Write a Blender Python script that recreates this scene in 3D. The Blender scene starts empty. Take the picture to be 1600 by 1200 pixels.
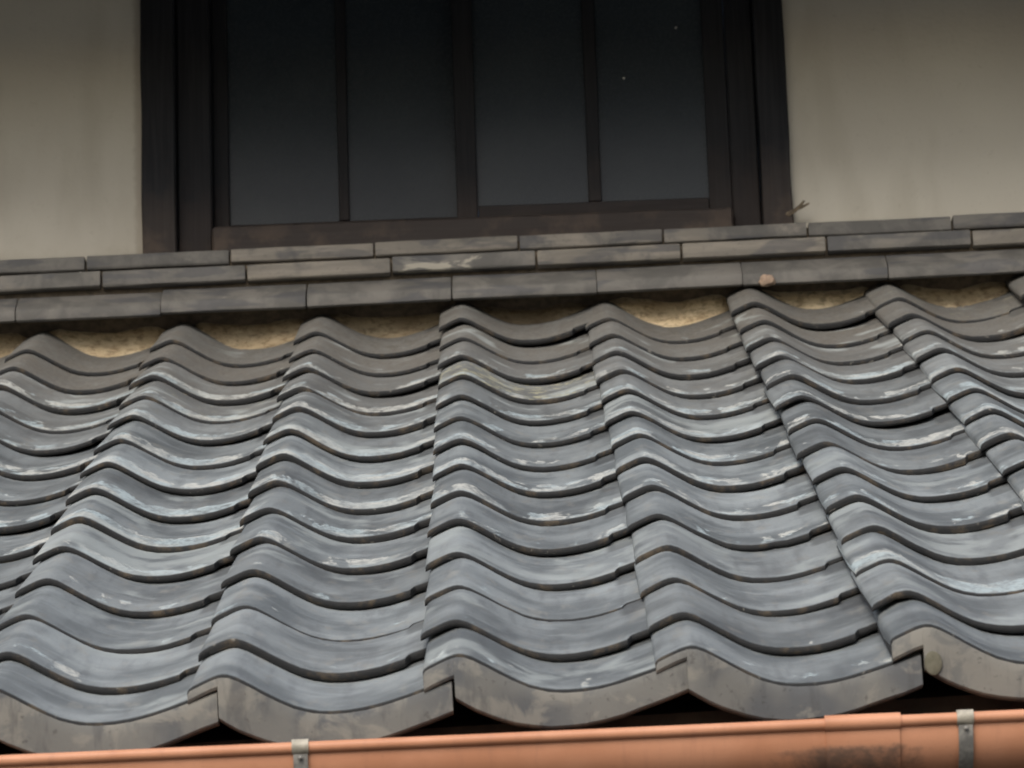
import bpy, math, random
import numpy as np
from mathutils import Matrix, Vector, noise

random.seed(7)
sc = bpy.context.scene
C = sc.collection

# ------------------------------------------------------------------ camera
CAM = Vector((.1626, -4.7963, -1.0018))
yaw, pitch, roll = -.0103, .2788, .0343
f = Vector((math.sin(yaw)*math.cos(pitch), math.cos(yaw)*math.cos(pitch), math.sin(pitch)))
r0 = Vector((math.cos(yaw), -math.sin(yaw), 0)); u0 = r0.cross(f)
Rv = math.cos(roll)*r0 - math.sin(roll)*u0
Uv = math.cos(roll)*u0 + math.sin(roll)*r0
cd = bpy.data.cameras.new('camera'); cam = bpy.data.objects.new('camera', cd); C.objects.link(cam)
cam.matrix_world = Matrix(((Rv.x, Uv.x, -f.x, CAM.x), (Rv.y, Uv.y, -f.y, CAM.y), (Rv.z, Uv.z, -f.z, CAM.z), (0, 0, 0, 1)))
cd.sensor_width = 36; cd.lens = 6747.5/1600*36; cd.clip_end = 2000; cd.clip_start = .1
cd.dof.use_dof = True; cd.dof.focus_distance = 6.0; cd.dof.aperture_fstop = 16
sc.camera = cam
# ------------------------------------------------------------------ light
SUN_EL, SUN_AZ = math.radians(42), math.radians(-18)       # azimuth measured from -Y (street side) towards -X
world = bpy.data.worlds.new('World'); sc.world = world; world.use_nodes = True
wn = world.node_tree.nodes; wl = world.node_tree.links
sky = wn.new('ShaderNodeTexSky'); sky.sky_type = 'NISHITA'; sky.sun_disc = False
sky.sun_elevation = SUN_EL; sky.sun_rotation = math.radians(180+18); sky.air_density = 1.0; sky.dust_density = 4.0
bg = wn['Background']; bg.inputs['Strength'].default_value = .085
wl.new(sky.outputs[0], bg.inputs[0])
sd = bpy.data.lights.new('sun', 'SUN'); sun = bpy.data.objects.new('sun', sd); C.objects.link(sun)
sd.energy = 1.35; sd.angle = math.radians(40); sd.color = (1, .955, .88)
sdir = Vector((math.sin(SUN_AZ)*math.cos(SUN_EL), -math.cos(SUN_AZ)*math.cos(SUN_EL), math.sin(SUN_EL)))
sun.rotation_euler = sdir.to_track_quat('Z', 'Y').to_euler()
vs = sc.view_settings; vs.view_transform = 'Standard'; vs.look = 'None'; vs.gamma = 1; vs.exposure = .92
vs.use_curve_mapping = False
sc.cycles.pixel_filter_type = 'GAUSSIAN'; sc.cycles.filter_width = 2.1

# ------------------------------------------------------------------ material helpers
class NT:
    def __init__(s, name):
        s.m = bpy.data.materials.new(name); s.m.use_nodes = True
        s.n = s.m.node_tree.nodes; s.l = s.m.node_tree.links
        s.b = s.n['Principled BSDF']
    def put(s, sock, v):
        if isinstance(v, bpy.types.NodeSocket): s.l.new(v, sock)
        elif isinstance(v, (tuple, list)) and len(v) == 3 and sock.type == 'RGBA': sock.default_value = (*v, 1)
        else: sock.default_value = v
    def node(s, t, ins={}, out=0, **kw):
        n = s.n.new(t)
        for k, v in kw.items(): setattr(n, k, v)
        for k, v in ins.items(): s.put(n.inputs[k], v)
        return n.outputs[out]
    def math(s, op, a, b=0., clamp=False):
        return s.node('ShaderNodeMath', {0: a, 1: b}, operation=op, use_clamp=clamp)
    def noise(s, vec, scale, detail=4, rough=.55, dist=0.):
        return s.node('ShaderNodeTexNoise', {'Vector': vec, 'Scale': scale, 'Detail': detail, 'Roughness': rough, 'Distortion': dist})
    def ramp(s, v, lo, hi, smooth=True):
        return s.node('ShaderNodeMapRange', {'Value': v, 'From Min': lo, 'From Max': hi}, clamp=True,
                      interpolation_type='SMOOTHSTEP' if smooth else 'LINEAR')
    def mix(s, fac, a, b, mode='MIX'):
        n = s.n.new('ShaderNodeMix'); n.data_type = 'RGBA'; n.blend_type = mode
        s.put(n.inputs[0], fac); s.put(n.inputs[6], a); s.put(n.inputs[7], b)
        return n.outputs[2]
    def scale(s, vec, v3, off=None):
        a = s.node('ShaderNodeVectorMath', {0: vec, 1: v3}, operation='MULTIPLY')
        if off is not None: a = s.node('ShaderNodeVectorMath', {0: a, 1: off}, operation='ADD')
        return a
    def objcoord(s):
        return s.node('ShaderNodeTexCoord', out=3)
    def uv_rand(s):
        """uv plus a per-object shift in z"""
        uv = s.node('ShaderNodeTexCoord', out=2)
        rnd = s.node('ShaderNodeObjectInfo', out=5)
        sh = s.node('ShaderNodeCombineXYZ', {0: s.math('MULTIPLY', rnd, 13.), 1: 0., 2: s.math('MULTIPLY', rnd, 71.)})
        return uv, s.node('ShaderNodeVectorMath', {0: uv, 1: sh}, operation='ADD'), rnd
    def attr(s, name):
        return s.node('ShaderNodeAttribute', out=2, attribute_name=name, attribute_type='OBJECT')
    def bump(s, h, strength, dist=.002):
        s.put(s.b.inputs['Normal'], s.node('ShaderNodeBump', {'Height': h, 'Strength': strength, 'Distance': dist}))
    def done(s, col, rough, spec=.5):
        s.put(s.b.inputs['Base Color'], col); s.put(s.b.inputs['Roughness'], rough)
        s.put(s.b.inputs['Specular IOR Level'], spec)
        return s.m

def tile_material():
    t = NT('fired_clay_tile')
    uv, vec, rnd = t.uv_rand()
    sep = t.n.new('ShaderNodeSeparateXYZ'); t.l.new(uv, sep.inputs[0]); v = sep.outputs[1]
    big = t.noise(vec, 7, 3); mid = t.noise(t.scale(vec, (1.5, .55, 1)), 26, 6, .65); fine = t.noise(vec, 160, 4, .65)
    streak = t.noise(t.scale(vec, (55, 7, 1)), 1.0, 4, .6)
    wav = t.noise(t.scale(vec, (9, 26, 1)), 1.0, 6, .68, .7)
    col = t.mix(t.ramp(big, .36, .64), (.112, .127, .133), (.232, .257, .265))
    col = t.mix(t.math('MULTIPLY', t.ramp(streak, .48, .7), .4), col, (.085, .092, .098))
    col = t.mix(t.math('MULTIPLY', t.ramp(wav, .50, .66), .36), col, (.29, .325, .34))
    col = t.mix(t.math('MULTIPLY', t.ramp(mid, .54, .68), .5), col, (.235, .235, .215))
    pit = t.noise(vec, 420, 2, .5); grit = t.noise(vec, 230, 3, .7)
    col = t.mix(t.math('MULTIPLY', t.ramp(pit, .62, .72), .45), col, (.045, .046, .046))
    col = t.mix(t.math('MULTIPLY', t.ramp(grit, .64, .72), .35), col, (.36, .37, .36))
    tone = t.attr('tone')
    col = t.mix(1.0, col, t.node('ShaderNodeCombineXYZ', {0: tone, 1: tone, 2: tone}), 'MULTIPLY')
    # brown soot and dust that collects where the rain does not reach
    g = t.attr('grime_shade')
    gm = t.math('MULTIPLY', g, t.math('ADD', .55, t.math('MULTIPLY', mid, .8)), True)
    col = t.mix(gm, col, t.mix(t.ramp(fine, .35, .7), (.080, .075, .066), (.135, .126, .108)))
    # pale mineral crust along the exposed front rim
    dep = t.attr('deposit')
    band = t.math('MULTIPLY', t.ramp(v, .120, .055), t.ramp(v, .0050, .0080))
    patch = t.noise(t.scale(vec, (24, 11, 1)), 1.0, 6, .62, .5)
    patch = t.math('MULTIPLY', t.math('SUBTRACT', patch, .28), 2.1)
    pm = t.math('ADD', patch, t.math('MULTIPLY', dep, .50))
    pm = t.ramp(t.math('MULTIPLY', pm, t.math('ADD', .42, t.math('MULTIPLY', band, .58))), .62, .74)
    pm = t.math('MULTIPLY', pm, t.ramp(fine, .25, .5))
    pcol = t.mix(t.ramp(t.noise(vec, 12, 2), .42, .58), (.34, .41, .43), (.44, .45, .42))
    col = t.mix(t.math('MULTIPLY', pm, t.math('ADD', .22, t.math('MULTIPLY', t.ramp(t.math('ADD', t.math('MULTIPLY', mid, .6), t.math('MULTIPLY', fine, .4)), .40, .58), .68))), col, pcol)
    # yellow lichen
    li = t.attr('lichen')
    pale = t.attr('pale')
    col = t.mix(t.math('MULTIPLY', t.ramp(t.math('ADD', t.noise(vec, 10, 4, .55, .4), pale), .55, .72), .6), col, (.34, .375, .37))
    lm = t.ramp(t.math('ADD', t.noise(vec, 45, 6, .7), t.math('MULTIPLY', li, .12)), .62, .74)
    col = t.mix(t.math('MULTIPLY', lm, t.math('MINIMUM', li, 1.)), col, (.33, .32, .22))
    # notch shadow painted dark into the corner beside the neighbour's roll
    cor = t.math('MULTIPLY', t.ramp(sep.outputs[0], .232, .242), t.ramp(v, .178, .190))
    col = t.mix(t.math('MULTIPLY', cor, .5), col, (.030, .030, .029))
    # front edge: grime, plus the shade under the rim painted dark
    fe = t.ramp(v, .0062, .0028)
    ecol = t.mix(t.ramp(t.noise(vec, 30, 5, .65), .50, .70), (.012, .013, .014), (.060, .046, .030))
    ecol = t.mix(t.math('MULTIPLY', t.ramp(t.noise(vec, 75, 3), .66, .76), .7), ecol, (.20, .19, .165))
    col = t.mix(fe, col, ecol)
    rough = t.math('ADD', .40, t.math('MULTIPLY', mid, .22))
    rough = t.math('ADD', rough, t.math('MULTIPLY', t.math('MAXIMUM', gm, t.math('MAXIMUM', pm, fe)), .4), True)
    hgt = t.math('ADD', t.math('MULTIPLY', mid, .6), t.math('MULTIPLY', fine, .35))
    hgt = t.math('ADD', hgt, t.math('MULTIPLY', pm, .35))
    t.bump(hgt, .6, .002)
    t.b.inputs['Metallic'].default_value = .12
    return t.done(col, rough, .55)

def face_material():
    t = NT('eave_tile_face_clay')
    uv, vec, rnd = t.uv_rand()
    a = t.noise(vec, 20, 5, .6, .6); b = t.noise(vec, 9, 3, .5, .4); c = t.noise(vec, 90, 4, .65)
    st = t.noise(t.scale(vec, (38, 10, 1)), 1, 4, .6)
    warm = t.attr('warm')
    base = t.mix(t.ramp(b, .4, .6), (.070, .075, .079), (.118, .118, .110))
    base = t.mix(t.math('MULTIPLY', t.ramp(t.math('ADD', a, t.math('MULTIPLY', warm, .14)), .49, .62), .7), base, (.178, .170, .148))
    base = t.mix(t.math('MULTIPLY', t.ramp(st, .50, .66), .5), base, (.050, .051, .053))
    base = t.mix(t.math('MULTIPLY', t.ramp(c, .60, .70), .5), base, (.035, .033, .030))
    t.bump(t.math('ADD', a, t.math('MULTIPLY', c, .5)), .5, .0015)
    return t.done(base, .72, .3)

def flat_tile_material():
    t = NT('flat_tile_clay')
    uv, vec, rnd = t.uv_rand()
    warm = t.attr('warm')
    a = t.noise(vec, 14, 5, .6, .5); c = t.noise(vec, 110, 4, .65); st = t.noise(t.scale(vec, (6, 60, 1)), 1, 4, .55)
    col = t.mix(t.ramp(a, .38, .62), (.088, .086, .080), (.140, .134, .122))
    wcol = t.mix(t.ramp(st, .4, .65), (.155, .143, .122), (.22, .20, .168))
    col = t.mix(t.ramp(t.math('ADD', t.math('MULTIPLY', a, .8), t.math('MULTIPLY', warm, .9)), .50, .72), col, wcol)
    col = t.mix(t.math('MULTIPLY', t.ramp(c, .58, .72), .35), col, (.045, .043, .04))
    p = t.noise(t.scale(vec, (9, 22, 1)), 1, 5, .6, .7)
    col = t.mix(t.math('MULTIPLY', t.ramp(t.math('ADD', p, t.math('MULTIPLY', t.attr('deposit'), .2)), .68, .76), .75), col, (.36, .34, .28))
    dk = t.noise(t.scale(vec, (7, 30, 3)), 1, 3, .5, .3)
    col = t.mix(t.math('MULTIPLY', t.ramp(dk, .54, .62), .55), col, (.055, .058, .066))
    t.bump(t.math('ADD', a, t.math('MULTIPLY', c, .5)), .4, .0012)
    return t.done(col, .68, .35)

def clay_material():
    t = NT('straw_clay_mortar')
    o = t.objcoord()
    a = t.noise(o, 60, 6, .7); b = t.noise(o, 14, 3); st = t.noise(t.scale(o, (60, 110, 110)), 1, 5, .65)
    col = t.mix(t.ramp(b, .35, .65), (.58, .46, .29), (.78, .65, .43))
    col = t.mix(t.math('MULTIPLY', t.ramp(st, .48, .64), .55), col, (.20, .135, .07))
    col = t.mix(t.math('MULTIPLY', t.ramp(a, .52, .70), .6), col, (.11, .078, .045))
    d = t.attr('grime_shade')
    col = t.mix(d, col, (.10, .08, .055))
    t.bump(t.math('ADD', a, st), 1.0, .007)
    return t.done(col, .95, .1)

def plaster_material():
    t = NT('aged_lime_plaster')
    o = t.objcoord()
    a = t.noise(o, 2.2, 4, .5); b = t.noise(t.scale(o, (9, 9, 2.2)), 1, 4, .5); c = t.noise(o, 120, 5, .6)
    col = t.mix(t.ramp(a, .3, .7), (.525, .495, .425), (.60, .57, .485))
    col = t.mix(t.math('MULTIPLY', t.ramp(b, .5, .72), .25), col, (.33, .30, .23))
    col = t.mix(t.math('MULTIPLY', t.ramp(c, .58, .75), .15), col, (.25, .22, .16))
    zs = t.n.new('ShaderNodeSeparateXYZ'); t.l.new(o, zs.inputs[0])
    sp = t.ramp(t.math('ADD', zs.outputs[2], t.math('MULTIPLY', t.math('SUBTRACT', t.noise(o, 30, 5, .7), .5), .07)), 1.555, 1.515)
    col = t.mix(t.math('MULTIPLY', sp, .3), col, (.30, .265, .20))
    jd = t.math('ABSOLUTE', t.math('SUBTRACT', t.math('ABSOLUTE', zs.outputs[0]), .62))
    jm = t.ramp(t.math('ADD', jd, t.math('MULTIPLY', t.math('SUBTRACT', t.noise(o, 40, 5, .7), .5), .02)), .014, .003)
    col = t.mix(t.math('MULTIPLY', jm, .35), col, (.24, .20, .15))
    d = t.noise(o, 34, 5, .7)
    col = t.mix(t.math('MULTIPLY', t.ramp(d, .60, .74), .22), col, (.34, .31, .25))
    t.bump(t.math('ADD', t.math('MULTIPLY', c, .5), t.math('ADD', b, d)), .35, .002)
    return t.done(col, .92, .15)

def wood_material(name, dark, light, worn=(.125, .090, .066)):
    t = NT(name)
    o = t.objcoord(); rnd = t.node('ShaderNodeObjectInfo', out=5)
    sh = t.node('ShaderNodeCombineXYZ', {0: t.math('MULTIPLY', rnd, 9.), 1: 0., 2: t.math('MULTIPLY', rnd, 31.)})
    v = t.node('ShaderNodeVectorMath', {0: o, 1: sh}, operation='ADD')
    ax = t.attr('grain')                  # 0 upright grain, 1 grain along x
    up = t.noise(t.scale(v, (150, 150, 5)), 1, 5, .6, .2); al = t.noise(t.scale(v, (5, 150, 150)), 1, 5, .6, .2)
    g = t.node('ShaderNodeMix', {0: ax, 2: up, 3: al})
    w = t.noise(v, 11, 5, .6)
    # brown worn foot, blacker higher up: the eave shade's falloff is painted in
    ws = t.n.new('ShaderNodeSeparateXYZ'); t.l.new(t.node('ShaderNodeNewGeometry', out=0), ws.inputs[0])
    foot = t.ramp(t.math('ADD', ws.outputs[2], t.math('MULTIPLY', t.math('SUBTRACT', w, .5), .35)), 1.72, 1.55)
    col = t.mix(t.ramp(g, .35, .68), dark, light)
    col = t.mix(t.math('MULTIPLY', foot, t.math('ADD', .22, t.math('MULTIPLY', t.ramp(w, .48, .70), .5))), col, worn)
    t.bump(g, .6, .0012)
    return t.done(col, .7, .3)

def glass_material():
    t = NT('dusty_dark_window_glass')
    o = t.objcoord()
    a = t.noise(o, 5, 4, .5); c = t.noise(o, 200, 3)
    col = t.mix(t.ramp(a, .3, .7), (.026, .034, .042), (.034, .043, .050))
    t.put(t.b.inputs['Coat Weight'], .0)
    t.bump(a, .03, .01)
    return t.done(col, t.math('ADD', .22, t.math('MULTIPLY', c, .1)), .16)

def gutter_material():
    t = NT('terracotta_gutter_paint')
    o = t.objcoord()
    sep = t.n.new('ShaderNodeSeparateXYZ'); t.l.new(o, sep.inputs[0])
    a = t.noise(o, 8, 4, .55); c = t.noise(o, 220, 4, .65); st = t.noise(t.scale(o, (60, 12, 12)), 1, 4, .6)
    col = t.mix(t.ramp(a, .35, .65), (.44, .203, .112), (.52, .255, .150))
    col = t.mix(t.math('MULTIPLY', t.ramp(st, .52, .75), .25), col, (.30, .14, .09))
    col = t.mix(t.math('MULTIPLY', t.ramp(c, .6, .75), .22), col, (.22, .11, .07))
    # soot coloured growth low on the trough beside the sleeve
    dx = t.math('ABSOLUTE', t.math('SUBTRACT', sep.outputs[0], .475))
    m = t.math('ADD', t.math('MULTIPLY', t.ramp(dx, .12, .02), .5), t.math('MULTIPLY', t.ramp(sep.outputs[2], -.080, -.092), .55))
    m = t.math('ADD', m, t.math('MULTIPLY', t.math('SUBTRACT', t.noise(o, 55, 6, .7), .5), .9))
    m = t.ramp(m, .60, 1.15)
    col = t.mix(t.math('MULTIPLY', m, .85), col, (.085, .065, .052))
    t.bump(t.math('ADD', c, t.math('MULTIPLY', m, 1.5)), .15, .001)
    return t.done(col, t.math('ADD', .50, t.math('MULTIPLY', m, .4)), .35)

def simple_material(name, a, b, rough=.7, sc_=30, spec=.3, metal=0.):
    t = NT(name); o = t.objcoord()
    n = t.noise(o, sc_, 5, .6)
    col = t.mix(t.ramp(n, .35, .65), a, b)
    t.bump(n, .4, .0015); t.b.inputs['Metallic'].default_value = metal
    return t.done(col, rough, spec)

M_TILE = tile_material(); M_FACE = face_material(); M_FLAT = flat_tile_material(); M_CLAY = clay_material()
M_PLASTER = plaster_material(); M_GLASS = glass_material(); M_GUTTER = gutter_material()
M_WOOD = wood_material('weathered_dark_timber', (.009, .010, .013), (.017, .018, .021))
M_SASH = wood_material('sash_timber', (.008, .009, .012), (.015, .016, .019), (.085, .058, .043))
M_UNDER = simple_material('sooty_underside_timber', (.018, .016, .016), (.030, .027, .026), .85)
M_STRAP = simple_material('weathered_grey_metal', (.15, .15, .14), (.25, .245, .225), .6, 90, .4, .3)
M_CLIP = simple_material('pale_metal_clip', (.26, .245, .20), (.40, .375, .31), .55, 90, .4)
M_WHITE = simple_material('dried_lime_speck', (.45, .45, .42), (.6, .6, .57), .9, 200)
M_PINK = simple_material('pinkish_mortar', (.26, .19, .14), (.36, .27, .20), .95, 150)
M_CORE = simple_material('dark_bedding_clay', (.075, .062, .046), (.13, .105, .075), .95, 60)
M_GROUND = simple_material('street_asphalt', (.05, .05, .05), (.075, .073, .07), .9, 3)
M_SPLINT = simple_material('grey_split_wood', (.10, .08, .06), (.20, .16, .11), .85, 120)
M_PLUG = simple_material('olive_clay_plug', (.085, .082, .058), (.115, .108, .080), .85, 90)
M_BOARD = simple_material('roof_board_timber', (.05, .04, .03), (.08, .065, .05), .85, 20)
M_SIDING = simple_material('lower_wall_boards', (.05, .04, .033), (.09, .07, .055), .8, 12)

# ------------------------------------------------------------------ object helpers
def link(name, me, parent=None, mats=(), mw=None):
    o = bpy.data.objects.new(name, me); C.objects.link(o)
    for m in mats: me.materials.append(m)
    if parent: o.parent = parent
    if mw is not None: o.matrix_local = mw
    return o

def mesh(verts, faces, uvs=None, smooth=None, mat_idx=None):
    me = bpy.data.meshes.new('m'); me.from_pydata([tuple(v) for v in verts], [], faces)
    if uvs is not None:
        lay = me.uv_layers.new(name='UVMap')
        vi = np.empty(len(me.loops), dtype=np.int32); me.loops.foreach_get('vertex_index', vi)
        lay.data.foreach_set('uv', np.asarray(uvs, dtype=np.float32)[vi].ravel())
    if smooth is not None:
        me.polygons.foreach_set('use_smooth', [True]*len(me.polygons)); me.set_sharp_from_angle(angle=math.radians(smooth))
    if mat_idx is not None: me.polygons.foreach_set('material_index', mat_idx)
    me.update(); return me

def thing(name, label, cat, loc=(0, 0, 0), group=None):
    o = bpy.data.objects.new(name, None); C.objects.link(o); o.location = loc
    o['label'] = label; o['category'] = cat
    if group: o['group'] = group
    return o

def tag(o, label, cat, group=None):
    o['label'] = label; o['category'] = cat
    if group: o['group'] = group
    return o

def n3(x, y, z): return noise.noise(Vector((x, y, z)))

def sweep(path_sections, closed=True, caps=True):
    """list of sections (each the same number of points) -> verts, faces"""
    n = len(path_sections[0]); V = [p for s in path_sections for p in s]; F = []
    for i in range(len(path_sections)-1):
        for j in range(n if closed else n-1):
            a = i*n+j; b = i*n+(j+1) % n
            F.append((a, b, b+n, a+n))
    if caps:
        F.append(tuple(range(n-1, -1, -1))); F.append(tuple(range((len(path_sections)-1)*n, len(path_sections)*n)))
    return V, F

def rbox(x0, x1, y0, y1, z0, z1, b=.002, slices=2, wob=0., seed=0., axis='x'):
    """bevelled bar along an axis, slightly uneven"""
    rng = {'x': (x0, x1), 'z': (z0, z1)}[axis]
    def sec(t, inset):
        if axis == 'x': (p0, p1), (q0, q1) = (y0, y1), (z0, z1)
        else: (p0, p1), (q0, q1) = (x0, x1), (y0, y1)
        bb = b
        i = inset
        pts = [(p0+i+bb, q0+i), (p1-i-bb, q0+i), (p1-i, q0+i+bb), (p1-i, q1-i-bb), (p1-i-bb, q1-i), (p0+i+bb, q1-i), (p0+i, q1-i-bb), (p0+i, q0+i+bb)]
        out = []
        for k, (p, q) in enumerate(pts):
            w1 = wob*n3(t*9+seed, k*.37, seed*1.7); w2 = wob*n3(t*9-seed, k*.37+5, seed)
            out.append((t, p+w1, q+w2) if axis == 'x' else (p+w1, q+w2, t))
        return out
    a, c = rng
    if axis == 'x':
        S = [sec(a, b), sec(a+b, 0)]+[sec(a+(c-a)*k/slices, 0) for k in range(1, slices)]+[sec(c-b, 0), sec(c, b)]
    else:
        S = [sec(a, b), sec(a+b, 0)]+[sec(a+(c-a)*k/slices, 0) for k in range(1, slices)]+[sec(c-b, 0), sec(c, b)]
    V, F = sweep(S)
    if axis == 'z': F = [tuple(reversed(q)) for q in F]
    return V, F

def fix_normals(me):
    import bmesh
    bm = bmesh.new(); bm.from_mesh(me); bmesh.ops.recalc_face_normals(bm, faces=bm.faces); bm.to_mesh(me); bm.free()

def bar(name, parent, mat, *dims, grain=None, **kw):
    V, F = rbox(*dims, **kw); me = mesh(V, F, smooth=35); fix_normals(me)
    o = link(name, me, parent, [mat])
    if grain is not None: o['grain'] = float(grain)
    return o

# ------------------------------------------------------------------ setting
V = [(-400, -400, -2.75), (400, -400, -2.75), (400, 400, -2.75), (-400, 400, -2.75)]
g = link('ground', mesh(V, [(0, 1, 2, 3)]), None, [M_GROUND]); g['kind'] = 'structure'

BETA = .4192; CB, SB = math.cos(BETA), math.sin(BETA)
W = .265; LEN = .235; SKEW = -.0141; ROLLX = .0254

# plaster wall of the upper storey, with an opening for the window
JL, JR = -.612, .628
WY = 3.05; SILL_Z = 1.572; TOP_Z = 2.35
def wall_mesh():
    Vv, F = [], []
    def slab(x0, x1, z0, z1, nx, nz):
        base = len(Vv)
        for j in range(nz+1):
            for i in range(nx+1):
                x = x0+(x1-x0)*i/nx; z = z0+(z1-z0)*j/nz
                Vv.append((x, WY+.0025*n3(x*3, z*3, 1.)+.0012*n3(x*14, z*14, 2.), z))
        for j in range(nz):
            for i in range(nx):
                a = base+j*(nx+1)+i; F.append((a, a+1, a+nx+2, a+nx+1))
        b2 = len(Vv)
        Vv.extend([(x0, WY+.16, z0), (x1, WY+.16, z0), (x1, WY+.16, z1), (x0, WY+.16, z1)])
        c = [base, base+nx, base+(nz+1)*(nx+1)-1, base+nz*(nx+1)]
        F.append((b2+3, b2+2, b2+1, b2))
        # returns round the slab
        F.append(tuple([base+j*(nx+1) for j in range(nz+1)]+[b2+3, b2]))
        F.append(tuple([base+j*(nx+1)+nx for j in range(nz, -1, -1)]+[b2+1, b2+2]))
        F.append(tuple([base+i for i in range(nx, -1, -1)]+[b2, b2+1]))
        F.append(tuple([c[3]+i for i in range(nx+1)]+[b2+2, b2+3]))
    slab(-2.6, JL, .9, 3.0, 60, 58); slab(JR, 2.8, .9, 3.0, 60, 58); slab(JL+.0001, JR-.0001, 2.36, 3.0, 20, 8)
    return mesh(Vv, F, smooth=40)
wall = link('plaster_wall', wall_mesh(), None, [M_PLASTER])
tag(wall, 'aged beige plaster wall either side of the dark window above the tiled roof', 'wall')

# dark window
win = thing('wooden_window', 'dark timber window with four tall glass panes set in the plaster wall', 'window', (0, 3.05, 1.5))
def wz(name, mat, x0, x1, y0, y1, z0, z1, axis, **kw):
    par = kw.pop('parent', win)
    off = Vector((0, 3.05, 1.5))
    return bar(name, par, mat, x0, x1, y0-off.y, y1-off.y, z0-off.z, z1-off.z, axis=axis, grain=0 if axis == 'z' else 1, **kw)
wz('post', M_WOOD, JL-.001, -.549, 3.030, 3.16, 1.44, 2.37, 'z', b=.003, slices=10, wob=.0025, seed=1)
wz('post', M_WOOD, .571, JR+.001, 3.028, 3.16, 1.44, 2.37, 'z', b=.003, slices=10, wob=.003, seed=2)
wz('frame_upright', M_SASH, -.547, -.482, 3.062, 3.15, 1.46, 2.36, 'z', b=.003, slices=6, wob=.001, seed=3)
wz('frame_upright', M_SASH, .516, .569, 3.060, 3.15, 1.46, 2.36, 'z', b=.003, slices=6, wob=.001, seed=4)
wz('sill', M_WOOD, -.480, .514, 3.026, 3.15, 1.485, SILL_Z, 'x', b=.004, slices=14, wob=.002, seed=5)
wz('lintel', M_SASH, -.480, .514, 3.050, 3.15, 2.28, 2.36, 'x', b=.004, slices=8, wob=.001, seed=6)
def sash(x0, x1, yf, mull, mw, rail, sd_, sl, sr):
    s = bpy.data.objects.new('sliding_sash', None); C.objects.link(s); s.parent = win
    y1 = yf+.028
    k = dict(parent=s, b=.002, wob=.0008)
    wz('stile', M_SASH, x0, x0+sl, yf, y1, SILL_Z+.001, 2.279, 'z', slices=6, seed=sd_, **k)
    wz('stile', M_SASH, x1-sr, x1, yf, y1, SILL_Z+.001, 2.279, 'z', slices=6, seed=sd_+1, **k)
    wz('bottom_rail', M_SASH, x0+sl+.0005, x1-sr-.0005, yf+.001, y1, SILL_Z+.001, SILL_Z+rail, 'x', slices=6, seed=sd_+2, **k)
    wz('top_rail', M_SASH, x0+sl+.0005, x1-sr-.0005, yf+.001, y1, 2.24, 2.279, 'x', slices=4, seed=sd_+3, **k)
    wz('glazing_bar', M_SASH, mull, mull+mw, yf+.002, y1, SILL_Z+rail+.0005, 2.2395, 'z', slices=6, seed=sd_+4, **k)
    for a, b_ in ((x0+sl-.003, mull+.003), (mull+mw-.003, x1-sr+.003)):
        wz('glass_pane', M_GLASS, a, b_, yf+.012, yf+.016, SILL_Z+rail-.003, 2.243, 'z', parent=s, b=.0005, slices=1)
    return s
sash(-.481, .022, 3.100, -.240, .020, .026, 10, .030, .034)      # rear leaf, left
sash(-.012, .515, 3.064, .241, .025, .034, 20, .040, .043)       # front leaf, right
# small pale specks on the panes
def lump(name, parent, mat, c, r, seed, sq=(1, 1, 1), sub=2, rough=.35):
    import bmesh
    bm = bmesh.new(); bmesh.ops.create_icosphere(bm, subdivisions=sub, radius=1)
    for v in bm.verts:
        k = 1+rough*n3(v.co.x*1.7+seed, v.co.y*1.7, v.co.z*1.7)
        v.co = Vector((v.co.x*r*sq[0]*k, v.co.y*r*sq[1]*k, v.co.z*r*sq[2]*k))
    me = bpy.data.meshes.new('m'); bm.to_mesh(me); bm.free()
    for p in me.polygons: p.use_smooth = True
    o = link(name, me, parent, [mat]); o.location = c; return o
for i, (x, z, r) in enumerate(((.318, 1.858, .0026), (.423, 1.958, .0024))):
    lump('pale_speck', win, M_WHITE, (x, 3.075-3.05, z-1.5), r, i+3., (1, .3, 1.2), 1)
# wood splinter standing off the right post
V1, F1 = sweep([[(x+dx*w_, y, z+dz*w_) for dx, dz in ((-.5, 1), (-1, 0), (.2, -1), (1, .1))] for x, y, z, w_ in
                ((.618, 3.026, 1.553, .0045), (.632, 3.020, 1.558, .0040), (.641, 3.014, 1.564, .0035), (.649, 3.008, 1.572, .0024))])
V2, F2 = sweep([[(x+dx*w_, y, z+dz*w_) for dx, dz in ((-.5, 1), (-1, 0), (.2, -1), (1, .1))] for x, y, z, w_ in
                ((.636, 3.021, 1.561, .0030), (.646, 3.015, 1.563, .0026), (.658, 3.010, 1.568, .0018))])
V = V1+V2; F = F1+[tuple(i+len(V1) for i in q) for q in F2]
me = mesh(V, F); fix_normals(me)
tag(link('wood_splinter', me, None, [M_SPLINT]), 'small forked splinter of grey wood sticking out at the foot of the right window post', 'splinter')

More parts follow.
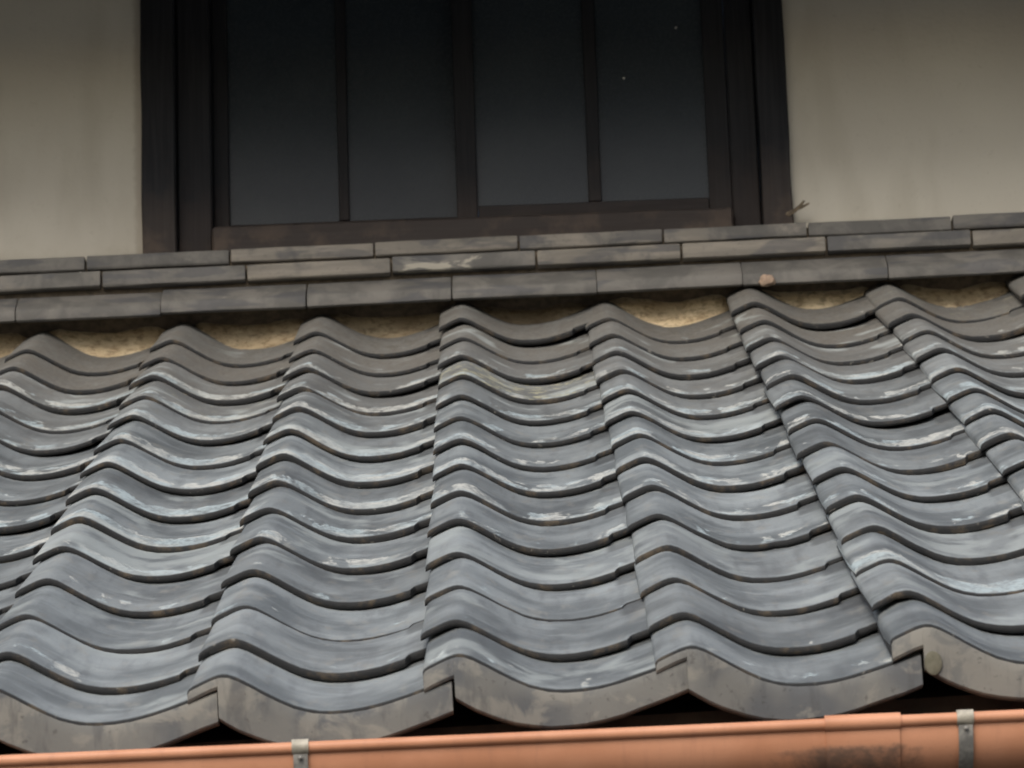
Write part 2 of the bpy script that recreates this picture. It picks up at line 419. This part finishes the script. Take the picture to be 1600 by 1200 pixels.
# ------------------------------------------------------------------ tiled roof
roof = thing('tiled_roof', 'lean-to roof of wavy blue-grey clay tiles in overlapping courses below the window', 'roof')
def spline(xs, ys):
    xs = np.array(xs, float); ys = np.array(ys, float); n = len(xs)
    m = np.zeros(n); d = np.diff(ys)/np.diff(xs)
    m[1:-1] = (d[:-1]*np.diff(xs)[1:]+d[1:]*np.diff(xs)[:-1])/(xs[2:]-xs[:-2]); m[0] = d[0]; m[-1] = d[-1]
    def fn(x):
        i = int(min(max(np.searchsorted(xs, x)-1, 0), n-2)); h = xs[i+1]-xs[i]; t = (x-xs[i])/h
        return float((2*t**3-3*t**2+1)*ys[i]+(t**3-2*t**2+t)*h*m[i]+(-2*t**3+3*t**2)*ys[i+1]+(t**3-t**2)*h*m[i+1])
    return fn
PROF = spline([0, .07, .12, .155, .19, .24, .34, .45, .54, .64, .78, .90, 1.0, 1.13], [.0355, .0436, .0487, .0504, .0487, .0418, .0252, .0092, .0020, 0, .0032, .0108, .0185, .0295])
DROP = spline([.135, .22, .32, .42, .53, .68, .84, .98, 1.13], [-.002, -.017, -.029, -.038, -.043, -.0425, -.035, -.024, -.011])
XS = [0, .008, .025, .05, .08, .11, .135, .155, .175, .21, .24, .28, .32, .36, .40, .45, .50, .56, .62, .68, .74, .80, .85, .89, .912, .923, .934, .95, .97, 1.0, 1.04, 1.09, 1.13]

def tile_mesh(seed, TH=.0100, chip=1.0, eave=False, lip=.0195):
    V, UV, F, MI = [], [], [], []
    TL = .300
    n = None
    for ix, u in enumerate(XS):
        h0 = PROF(u)
        x = u*W
        t0 = .0011*n3(u*5, seed, 0)+.0006*n3(u*22, seed, 3)
        c = n3(u*9, seed*1.3, 7.7)
        if c > .42: t0 += (c-.42)*.016*chip
        if not eave:
            t0 += .022*min(max((u-.905)/.030, 0), 1) if u > .912 else 0
        th = TH+.0015*n3(u*4, seed, 9)
        if eave and u < .14: th = .020
        er = .0045 if u > 0 else .003
        ed = 0.
        if ix == 0: ed = .0032
        elif ix == 1: ed = .0009
        tilt = -.0098/LEN
        def P(t, d): return (x, t, h0-d+tilt*t+.0007*n3(u*6+seed, t*14, 2.))
        top = [(TL, ed), (.22, ed), (.15, ed), (.08, ed), (.035, ed), (.014+t0, ed), (.0075+t0, ed), (.0050+t0, ed+.0002), (.0024+t0, ed+.0012), (.0006+t0, ed+.0030), (t0, ed+.0055)]
        vv = [.30, .22, .15, .08, .035, .014, .0075, .005, .003, .0012, -.0008]
        bot = [(t0+.0004, th-.0018), (t0+.0022, th), (.06+t0*.3, th), (.15, th), (TL, th)]
        vb = [-.006, -.010, -.06, -.1, -.2]
        for (t, d), v in zip(top+bot, vv+vb):
            V.append(P(t, d)); UV.append((x, v))
        n = len(top)+len(bot)
    for i in range(len(XS)-1):
        for j in range(n):
            a = i*n+j; b = i*n+(j+1) % n
            F.append((a, b, b+n, a+n)); MI.append(0)
    F.append(tuple(range(n-1, -1, -1))); F.append(tuple(range((len(XS)-1)*n, len(XS)*n))); MI += [0, 0]
    if eave:
        # hanging front face: a thick curved plate, plus a thin skin over the rolled lip
        us = [.135, .15, .18, .22, .27, .32, .38, .45, .53, .60, .68, .76, .84, .91, .98, 1.05, 1.13]
        base = len(V); q = 8
        cb, sb = CB, SB
        for u in us:
            x = u*W; zt = PROF(u)-.0042; zb = DROP(u)+.0015*n3(u*7, seed, 4)
            for (yy, zz) in ((-.0015, zt), (-.0030, zt-.003), (-.0035, (zt*2+zb)/3), (-.0035, (zt+zb*2)/3), (-.0030, zb+.002), (-.0005, zb), (.016, zb+.001), (.018, zt-.006)):
                yy += .0006*n3(u*8+seed, zz*40, 5.)
                # world y,z (vertical plate) expressed in the roof-slope frame
                V.append((x, yy*cb+(zz)*sb, zz*cb-yy*sb))
                UV.append((x, .5+zz))
        # shift so that top of the plate meets the tile's front edge
        for k in range(base, len(V)):
            x, y, z = V[k]
            u = x/W; zt = PROF(u)
            # top of plate in slope frame sits at (zt*sb, zt*cb): move to (0, zt)
            V[k] = (x, y-zt*sb, z+zt*(1-cb))
        for i in range(len(us)-1):
            for j in range(q):
                a = base+i*q+j; b = base+i*q+(j+1) % q
                F.append((a, b, b+q, a+q)); MI.append(1)
        F.append(tuple(range(base+q-1, base-1, -1))); F.append(tuple(range(base+(len(us)-1)*q, base+len(us)*q))); MI += [1, 1]
        # face of the rolled lip, in one plane with the hanging face
        base = len(V); us = [.0, .012, .035, .065, .10, .1345]
        for u in us:
            x = u*W; zt = PROF(u); za = zt-(.0042 if u else .007); zl = zt-lip
            for (yy, zz) in ((-.0015, za), (-.0032, za-.003), (-.0034, zl+.003), (-.001, zl), (.012, zl), (.014, za-.002)):
                V.append((x+(.0006 if u == 0 else 0), yy*CB+zz*SB-zt*SB, zz*CB-yy*SB+zt*(1-CB))); UV.append((x, .5+zz))
        q = 6
        for i in range(len(us)-1):
            for j in range(q):
                a = base+i*q+j; b = base+i*q+(j+1) % q
                F.append((a, b, b+q, a+q)); MI.append(1)
        F.append(tuple(range(base+q-1, base-1, -1))); F.append(tuple(range(base+(len(us)-1)*q, base+len(us)*q))); MI += [1, 1]
    me = mesh(V, F, UV, 38, MI); fix_normals(me); return me

eave_off = {-1: -.0056, 0: .0025, 1: -.0045, 2: .0040, -2: -.002, 3: .0, 4: .002, -3: .001, -4: 0, -5: 0, 5: 0}
top_off = {-2: .003, -1: -.0006, 0: .004, 1: -.006, 2: .002, 3: -.003, 4: .002, -3: .001, -4: 0, -5: 0, 5: 0}
NR = 14
def row_t(r): return 0. if r == 0 else (r-.22)*LEN
for k in range(-5, 6):
    for r in range(NR):
        s = r/13.
        t = row_t(r)+(random.uniform(-.006, .006) if r else 0)
        dz = eave_off[k]*(1-s)+top_off[k]*s+random.uniform(-.0006, .0014)
        xj = random.uniform(-.0022, .0022)
        if r == 0: xj = {0: .0022, 2: .0018}.get(k, 0.)
        ry = math.atan(ROLLX)*.0+random.uniform(-.012, .012)
        rz = random.uniform(-.014, .014) if r else 0
        rx = random.uniform(-.003, .003)
        if r == 13: rx += .028
        if r == 12: rx += .006
        if r == 1: dz += .0040
        if r == 13 and k in (0, 2): ry += .022; dz += .003
        if r == 13 and k == -2: ry -= .02
        loc = Vector((k*W+SKEW*t+xj, t*CB, t*SB+ROLLX*(k+.15)*W+dz))
        mw = Matrix.Translation(loc) @ Matrix.Rotation(BETA, 4, 'X') @ Matrix.Rotation(-math.atan(ROLLX)*1.0-ry, 4, 'Y') @ Matrix.Rotation(rx, 4, 'X') @ Matrix.Rotation(rz, 4, 'Z')
        if r == 0:
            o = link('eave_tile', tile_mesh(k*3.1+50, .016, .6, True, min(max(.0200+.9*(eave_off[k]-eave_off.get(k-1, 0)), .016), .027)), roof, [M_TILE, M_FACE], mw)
            o['warm'] = {0: .05, 1: -.5, 2: .75, 3: .1, -1: .3, -2: .1}.get(k, 0.)
            if k == 1: o['label'] = 'eave tile with a dark slate grey front face'
            if k == 2: o['label'] = 'eave tile with a pale tan front face'
            if k == 2: plug_tile, plug_mw = o, mw.copy()
        else:
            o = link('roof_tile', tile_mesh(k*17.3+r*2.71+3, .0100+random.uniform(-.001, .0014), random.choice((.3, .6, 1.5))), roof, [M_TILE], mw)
        gr = min(max((r-7.8)/4.2, 0), 1)*.85
        o['grime_shade'] = gr+random.uniform(0, .12)
        o['tone'] = random.uniform(.80, 1.16)
        o['pale'] = {(-2, 4): .22, (0, 3): .08, (2, 3): .12, (1, 8): .16, (1, 3): .06}.get((k, r), random.choice((-.1, -.06, 0., .04)))
        dep = random.uniform(-.25, .25)
        if r < 4: dep -= .22
        if r > 11: dep -= .35
        if 4 <= r <= 11: dep += .34
        if 7 <= r <= 10: dep += .18
        if (k, r) in ((-2, 5), (-2, 6), (-1, 6), (-1, 7), (2, 2)): dep = .85
        o['deposit'] = dep
        if (k, r) == (0, 10): o['label'] = 'tile crusted with pale yellow lichen'
        o['lichen'] = {(0, 10): 1.0, (3, 13): .45, (-2, 10): .5, (1, 9): .35, (0, 3): .2}.get((k, r), 0.)
pl = lump('clay_plug', None, M_PLUG, (0, 0, 0), .0135, 2., (.75, .14, 1.05), 3, .04)
pl.parent = plug_tile; pl.matrix_local = plug_mw.inverted() @ Matrix.Translation((.5770, -.0246, .0190))
# sheathing under the tiles
def slope_box(name, x0, x1, t0, t1, h0, h1, mat, parent):
    V = []
    for x in (x0, x1):
        for t, h in ((t0, h0), (t1, h0), (t1, h1), (t0, h1)):
            V.append((x, t*CB-h*SB, t*SB+h*CB+ROLLX*x))
    me = mesh(V, [(0, 1, 2, 3), (7, 6, 5, 4), (0, 4, 5, 1), (1, 5, 6, 2), (2, 6, 7, 3), (3, 7, 4, 0)]); fix_normals(me)
    return link(name, me, parent, [mat])
slope_box('roof_board', -1.45, 1.75, .045, 3.36, -.062, -.040, M_BOARD, roof)
def fascia():
    S = []
    for i in range(21):
        x = -1.45+3.2*i/20; z = ROLLX*x
        S.append([(x, .050, z-.230), (x, .085, z-.230), (x, .085, z-.052), (x, .050, z-.052)])
    V, F = sweep(S); me = mesh(V, F); fix_normals(me); return me
link('fascia_board', fascia(), roof, [M_UNDER])

# straw clay packed under the flashing, one bed in each pan
for k in range(-5, 6):
    S = []; t = row_t(13); y0 = 2.940 if k in (1, 2) else 2.948
    off = top_off[k]
    for i in range(25):
        u = .17+.93*i/24; x = k*W+u*W+SKEW*3.2
        sec = []
        zb = ROLLX*x+off
        for j, (y, dzz) in enumerate(((y0, 0), (y0+.010, .003), (y0+.018, .014), (y0+.028, .030), (y0+.038, .050), (y0+.052, .074), (3.015, .095), (3.02, -.05), (y0+.02, -.05))):
            tt = (y)/CB
            zs = tt*SB+PROF(u)*.96-.0098*(tt-t)/LEN+.028*(tt-t)-.001+zb
            edge = min(u-.17, 1.10-u)
            yy = y-(.012*n3(u*4+k*3, j*.3, 1.)) + (.02*(1-min(edge/.12, 1)))
            z = zs+dzz+.003*n3(u*14+k, j*.8, 3.)+.0022*n3(u*38+k, j*1.9, 6.) if j < 7 else zs+dzz
            z = min(z, 1.420)
            sec.append((x, yy, z))
        S.append(sec)
    V, F = sweep(S); me = mesh(V, F, smooth=60); fix_normals(me)
    o = link('clay_bed', me, roof, [M_CLAY])
    o['grime_shade'] = {-3: .25, -2: .45, -1: .62, 0: .80, 1: .0, 2: .05, 3: .35}.get(k, .4)  # per-bed darkening; low light on the paler beds is painted into the clay

# ------------------------------------------------------------------ flat tile flashing
fl = thing('wall_flashing', 'three stacked courses of flat grey-brown tiles capping the roof along the foot of the wall', 'flashing')
FL = .2722
def flat_tile(x0, x1, sec, slope, seed, warm, dep, lab=None):
    """sec: outline in (y, z) for the tile, z measured at x=0"""
    S = []; m = 7; UV = []
    per = [0]
    for a in range(1, len(sec)): per.append(per[-1]+math.dist(sec[a], sec[a-1]))
    ty = random.uniform(-.0018, .0018); tz = random.uniform(-.0012, .0012); tw = random.uniform(-.0022, .0022)
    xs = [x0, x0+.0015]+[x0+(x1-x0)*i/m for i in range(1, m)]+[x1-.0015, x1]
    cy = sum(p[0] for p in sec)/len(sec); cz = sum(p[1] for p in sec)/len(sec)
    for ii, x in enumerate(xs):
        k = .94 if ii in (0, len(xs)-1) else 1.0
        cx = (x-x0)/(x1-x0)
        S.append([(x, cy+(y-cy)*(1 if k == 1 else .985)+ty+.0012*n3(x*9, seed, j*.3), cz+(z-cz)*k+slope*x+tz+tw*(cx-.5)+.0009*n3(x*13+3, seed, j*.4)) for j, (y, z) in enumerate(sec)])
        UV += [(x-x0, p) for p in per]
    V, F = sweep(S); me = mesh(V, F, UV, 35); fix_normals(me)
    o = link('flat_tile', me, fl, [M_FLAT]); o['warm'] = warm; o['deposit'] = dep
    if lab: o['label'] = lab
    return o
# bottom course: broad tile tipped outward, rim below, sloping back above
s1 = [(2.904, 1.3690), (2.9005, 1.3712), (2.9000, 1.3745), (2.9003, 1.3905), (2.9022, 1.3935), (2.920, 1.4090), (2.940, 1.4245), (2.956, 1.4330), (3.03, 1.440), (3.03, 1.400), (2.95, 1.386), (2.92, 1.3725)]
for i in range(-6, 8):
    x0 = -.2945+FL*i*.9985; x1 = x0+FL-.0024
    flat_tile(x0+random.uniform(-.001, .001), x1, s1, .0125, i*2.3, random.choice((-.45, -.3, -.38)), 0.)
s2 = [(2.9350, 1.4380), (2.9325, 1.4400), (2.9320, 1.4430), (2.9324, 1.4655), (2.9345, 1.4685), (2.950, 1.4705), (3.03, 1.4725), (3.03, 1.4385)]
w2 = {0: .0, 1: .35, 2: .05, 3: .28, 4: .38, 5: .12, 6: .35}
for i in range(-4, 9):
    x0 = -.6788+FL*(i-0)*1.0015; x1 = x0+FL-.0045
    lab = 'flat tile half bleached pale at its left end' if i == 2 else None
    o = flat_tile(x0, x1, s2, .0105, i*3.7+40, w2.get(i, .1), .5 if i in (2, 4) else 0., lab)
s3 = [(2.9530, 1.4778), (2.9505, 1.4800), (2.9500, 1.4830), (2.9504, 1.5020), (2.9525, 1.5050), (2.970, 1.5075), (3.028, 1.509), (3.028, 1.4780)]
w3 = {0: .08, 1: .30, 2: .34, 3: .22, 4: .18, 5: .0, 6: .05}
for i in range(-5, 8):
    x0 = -.7105+FL*i*1.0005; x1 = x0+FL-.0045
    flat_tile(x0, x1, s3, .0095, i*5.1+90, w3.get(i, .05), .35 if i in (3, 4) else 0.)
# clay core behind the courses
S = []
for i in range(40):
    x = -1.9+3.9*i/39
    S.append([(x, y+.002*n3(x*20, y*30, 0), z+.011*x) for y, z in ((2.952, 1.3935), (2.952, 1.430), (2.962, 1.475), (2.972, 1.500), (3.046, 1.512), (3.046, 1.30), (2.99, 1.36))])
V, F = sweep(S); me = mesh(V, F, smooth=50); fix_normals(me)
link('clay_core', me, fl, [M_CORE])
lump('lime_crumb', fl, M_WHITE, (-.722, 2.944, 1.4605), .0045, 4., (1, .7, 1), 1)

tag(lump('mortar_lump', None, M_PINK, (.5655, 2.896, 1.3825), .0150, 9., (1, .45, .8), 3, .4),
    'pinkish lump of old mortar stuck to the lower rim of the flashing above the roof', 'mortar lump')

# ------------------------------------------------------------------ gutter
GX0, GX1 = -1.5, 1.8
gut = thing('rain_gutter', 'terracotta coloured half-round rain gutter under the eave tiles', 'gutter', (0, 0, 0))
GS = .0082; GZ = -.0702+.0082*.469        # centre height of the rolled lip at x = 0
GC, GR = -.0550, .0500
def gz(x): return GZ+GS*x
def gut_section(x, dr=0., a0=0., a1=180., n=22, th=.0022):
    """half-round shell hanging from the lip, outer skin then inner skin"""
    out = []
    for i in range(n+1):
        a = math.radians(a0+(a1-a0)*i/n); out.append((x, GC-(GR+dr)*math.cos(a), gz(x)-(GR+dr)*1.05*math.sin(a)))
    for i in range(n, -1, -1):
        a = math.radians(a0+(a1-a0)*i/n); out.append((x, GC-(GR+dr-th)*math.cos(a), gz(x)-(GR+dr-th)*1.05*math.sin(a)))
    return out
def shell(name, x0, x1, dr, parent, mat, a0=0., a1=180., n=22, th=.0022, nx=1):
    V, F = sweep([gut_section(x0+(x1-x0)*i/nx, dr, a0, a1, n, th) for i in range(nx+1)]); me = mesh(V, F, smooth=35); fix_normals(me)
    return link(name, me, parent, [mat])
def rod(name, x0, x1, r, parent, mat, dy=0., dz=0., nx=1, sag=0.):
    S = []
    for i in range(nx+1):
        x = x0+(x1-x0)*i/nx; sg = sag*n3(x*2.2, 3., 3.)
        S.append([(x, GC-GR-.0006+dy+r*math.cos(2*math.pi*j/16), gz(x)+dz+sg+r*math.sin(2*math.pi*j/16)) for j in range(16)])
    V, F = sweep(S); me = mesh(V, F, smooth=35); fix_normals(me); return link(name, me, parent, [mat])
shell('trough', GX0, GX1, 0., gut, M_GUTTER, nx=24)
rod('rolled_lip', GX0, GX1, .0066, gut, M_GUTTER, nx=24, sag=.0006)
sl = shell('joint_sleeve', .4475, .5285, .0024, gut, M_GUTTER, a0=5)
rod('sleeve_lip', .4462, .5298, .0092, sl, M_GUTTER, dz=.0006)
for bx in (-.1330, .6010, -.867, 1.335):
    b = shell('bracket', bx-.0080, bx+.0080, .0048, gut, M_STRAP, a0=8, a1=172, th=.0016)
    rod('clip', bx-.0092, bx+.0092, .0088, b, M_CLIP, dz=.0008)
    lump('rivet', b, M_STRAP, (bx, GC-GR-.0060, gz(bx)-.012), .003, bx, (1, .6, 1), 1, 0.)

# ------------------------------------------------------------------ lower storey under the eave
V, F = rbox(-2.6, 2.8, .55, .70, -2.75, .10, b=.004, slices=2)
me = mesh(V, F); fix_normals(me)
tag(link('lower_wall', me, None, [M_SIDING]), 'dark lower storey wall set back under the eave of the tiled roof', 'wall')

# ------------------------------------------------------------------ upper eave that shades the wall
ue = thing('upper_eave', 'overhanging boarded eave of the upper roof shading the plaster wall', 'eave', (0, 0, 0))
UE_OUT, UE_Z = 2.36, 1.985
slope_u = .40
def ueb(name, x0, x1, y0, y1, zo, th, mat):
    V = []
    for x in (x0, x1):
        for y, dz in ((y0, 0), (y1, 0), (y1, th), (y0, th)):
            V.append((x, y, UE_Z+(y-UE_OUT)*slope_u+zo+dz))
    me = mesh(V, [(0, 1, 2, 3), (7, 6, 5, 4), (0, 4, 5, 1), (1, 5, 6, 2), (2, 6, 7, 3), (3, 7, 4, 0)]); fix_normals(me)
    return link(name, me, ue, [mat])
ueb('soffit_board', -2.6, 2.8, UE_OUT, 3.045, .065, .03, M_PLASTER)
ueb('eave_fascia', -2.6, 2.8, UE_OUT-.03, UE_OUT-.002, .02, .09, M_BOARD)
for i in range(18):
    x = -2.5+i*.303
    ueb('rafter', x, x+.05, UE_OUT+.01, 3.044, .0, .064, M_BOARD)

dead = [m for m in bpy.data.meshes if m.users == 0]
for m in dead: bpy.data.meshes.remove(m)
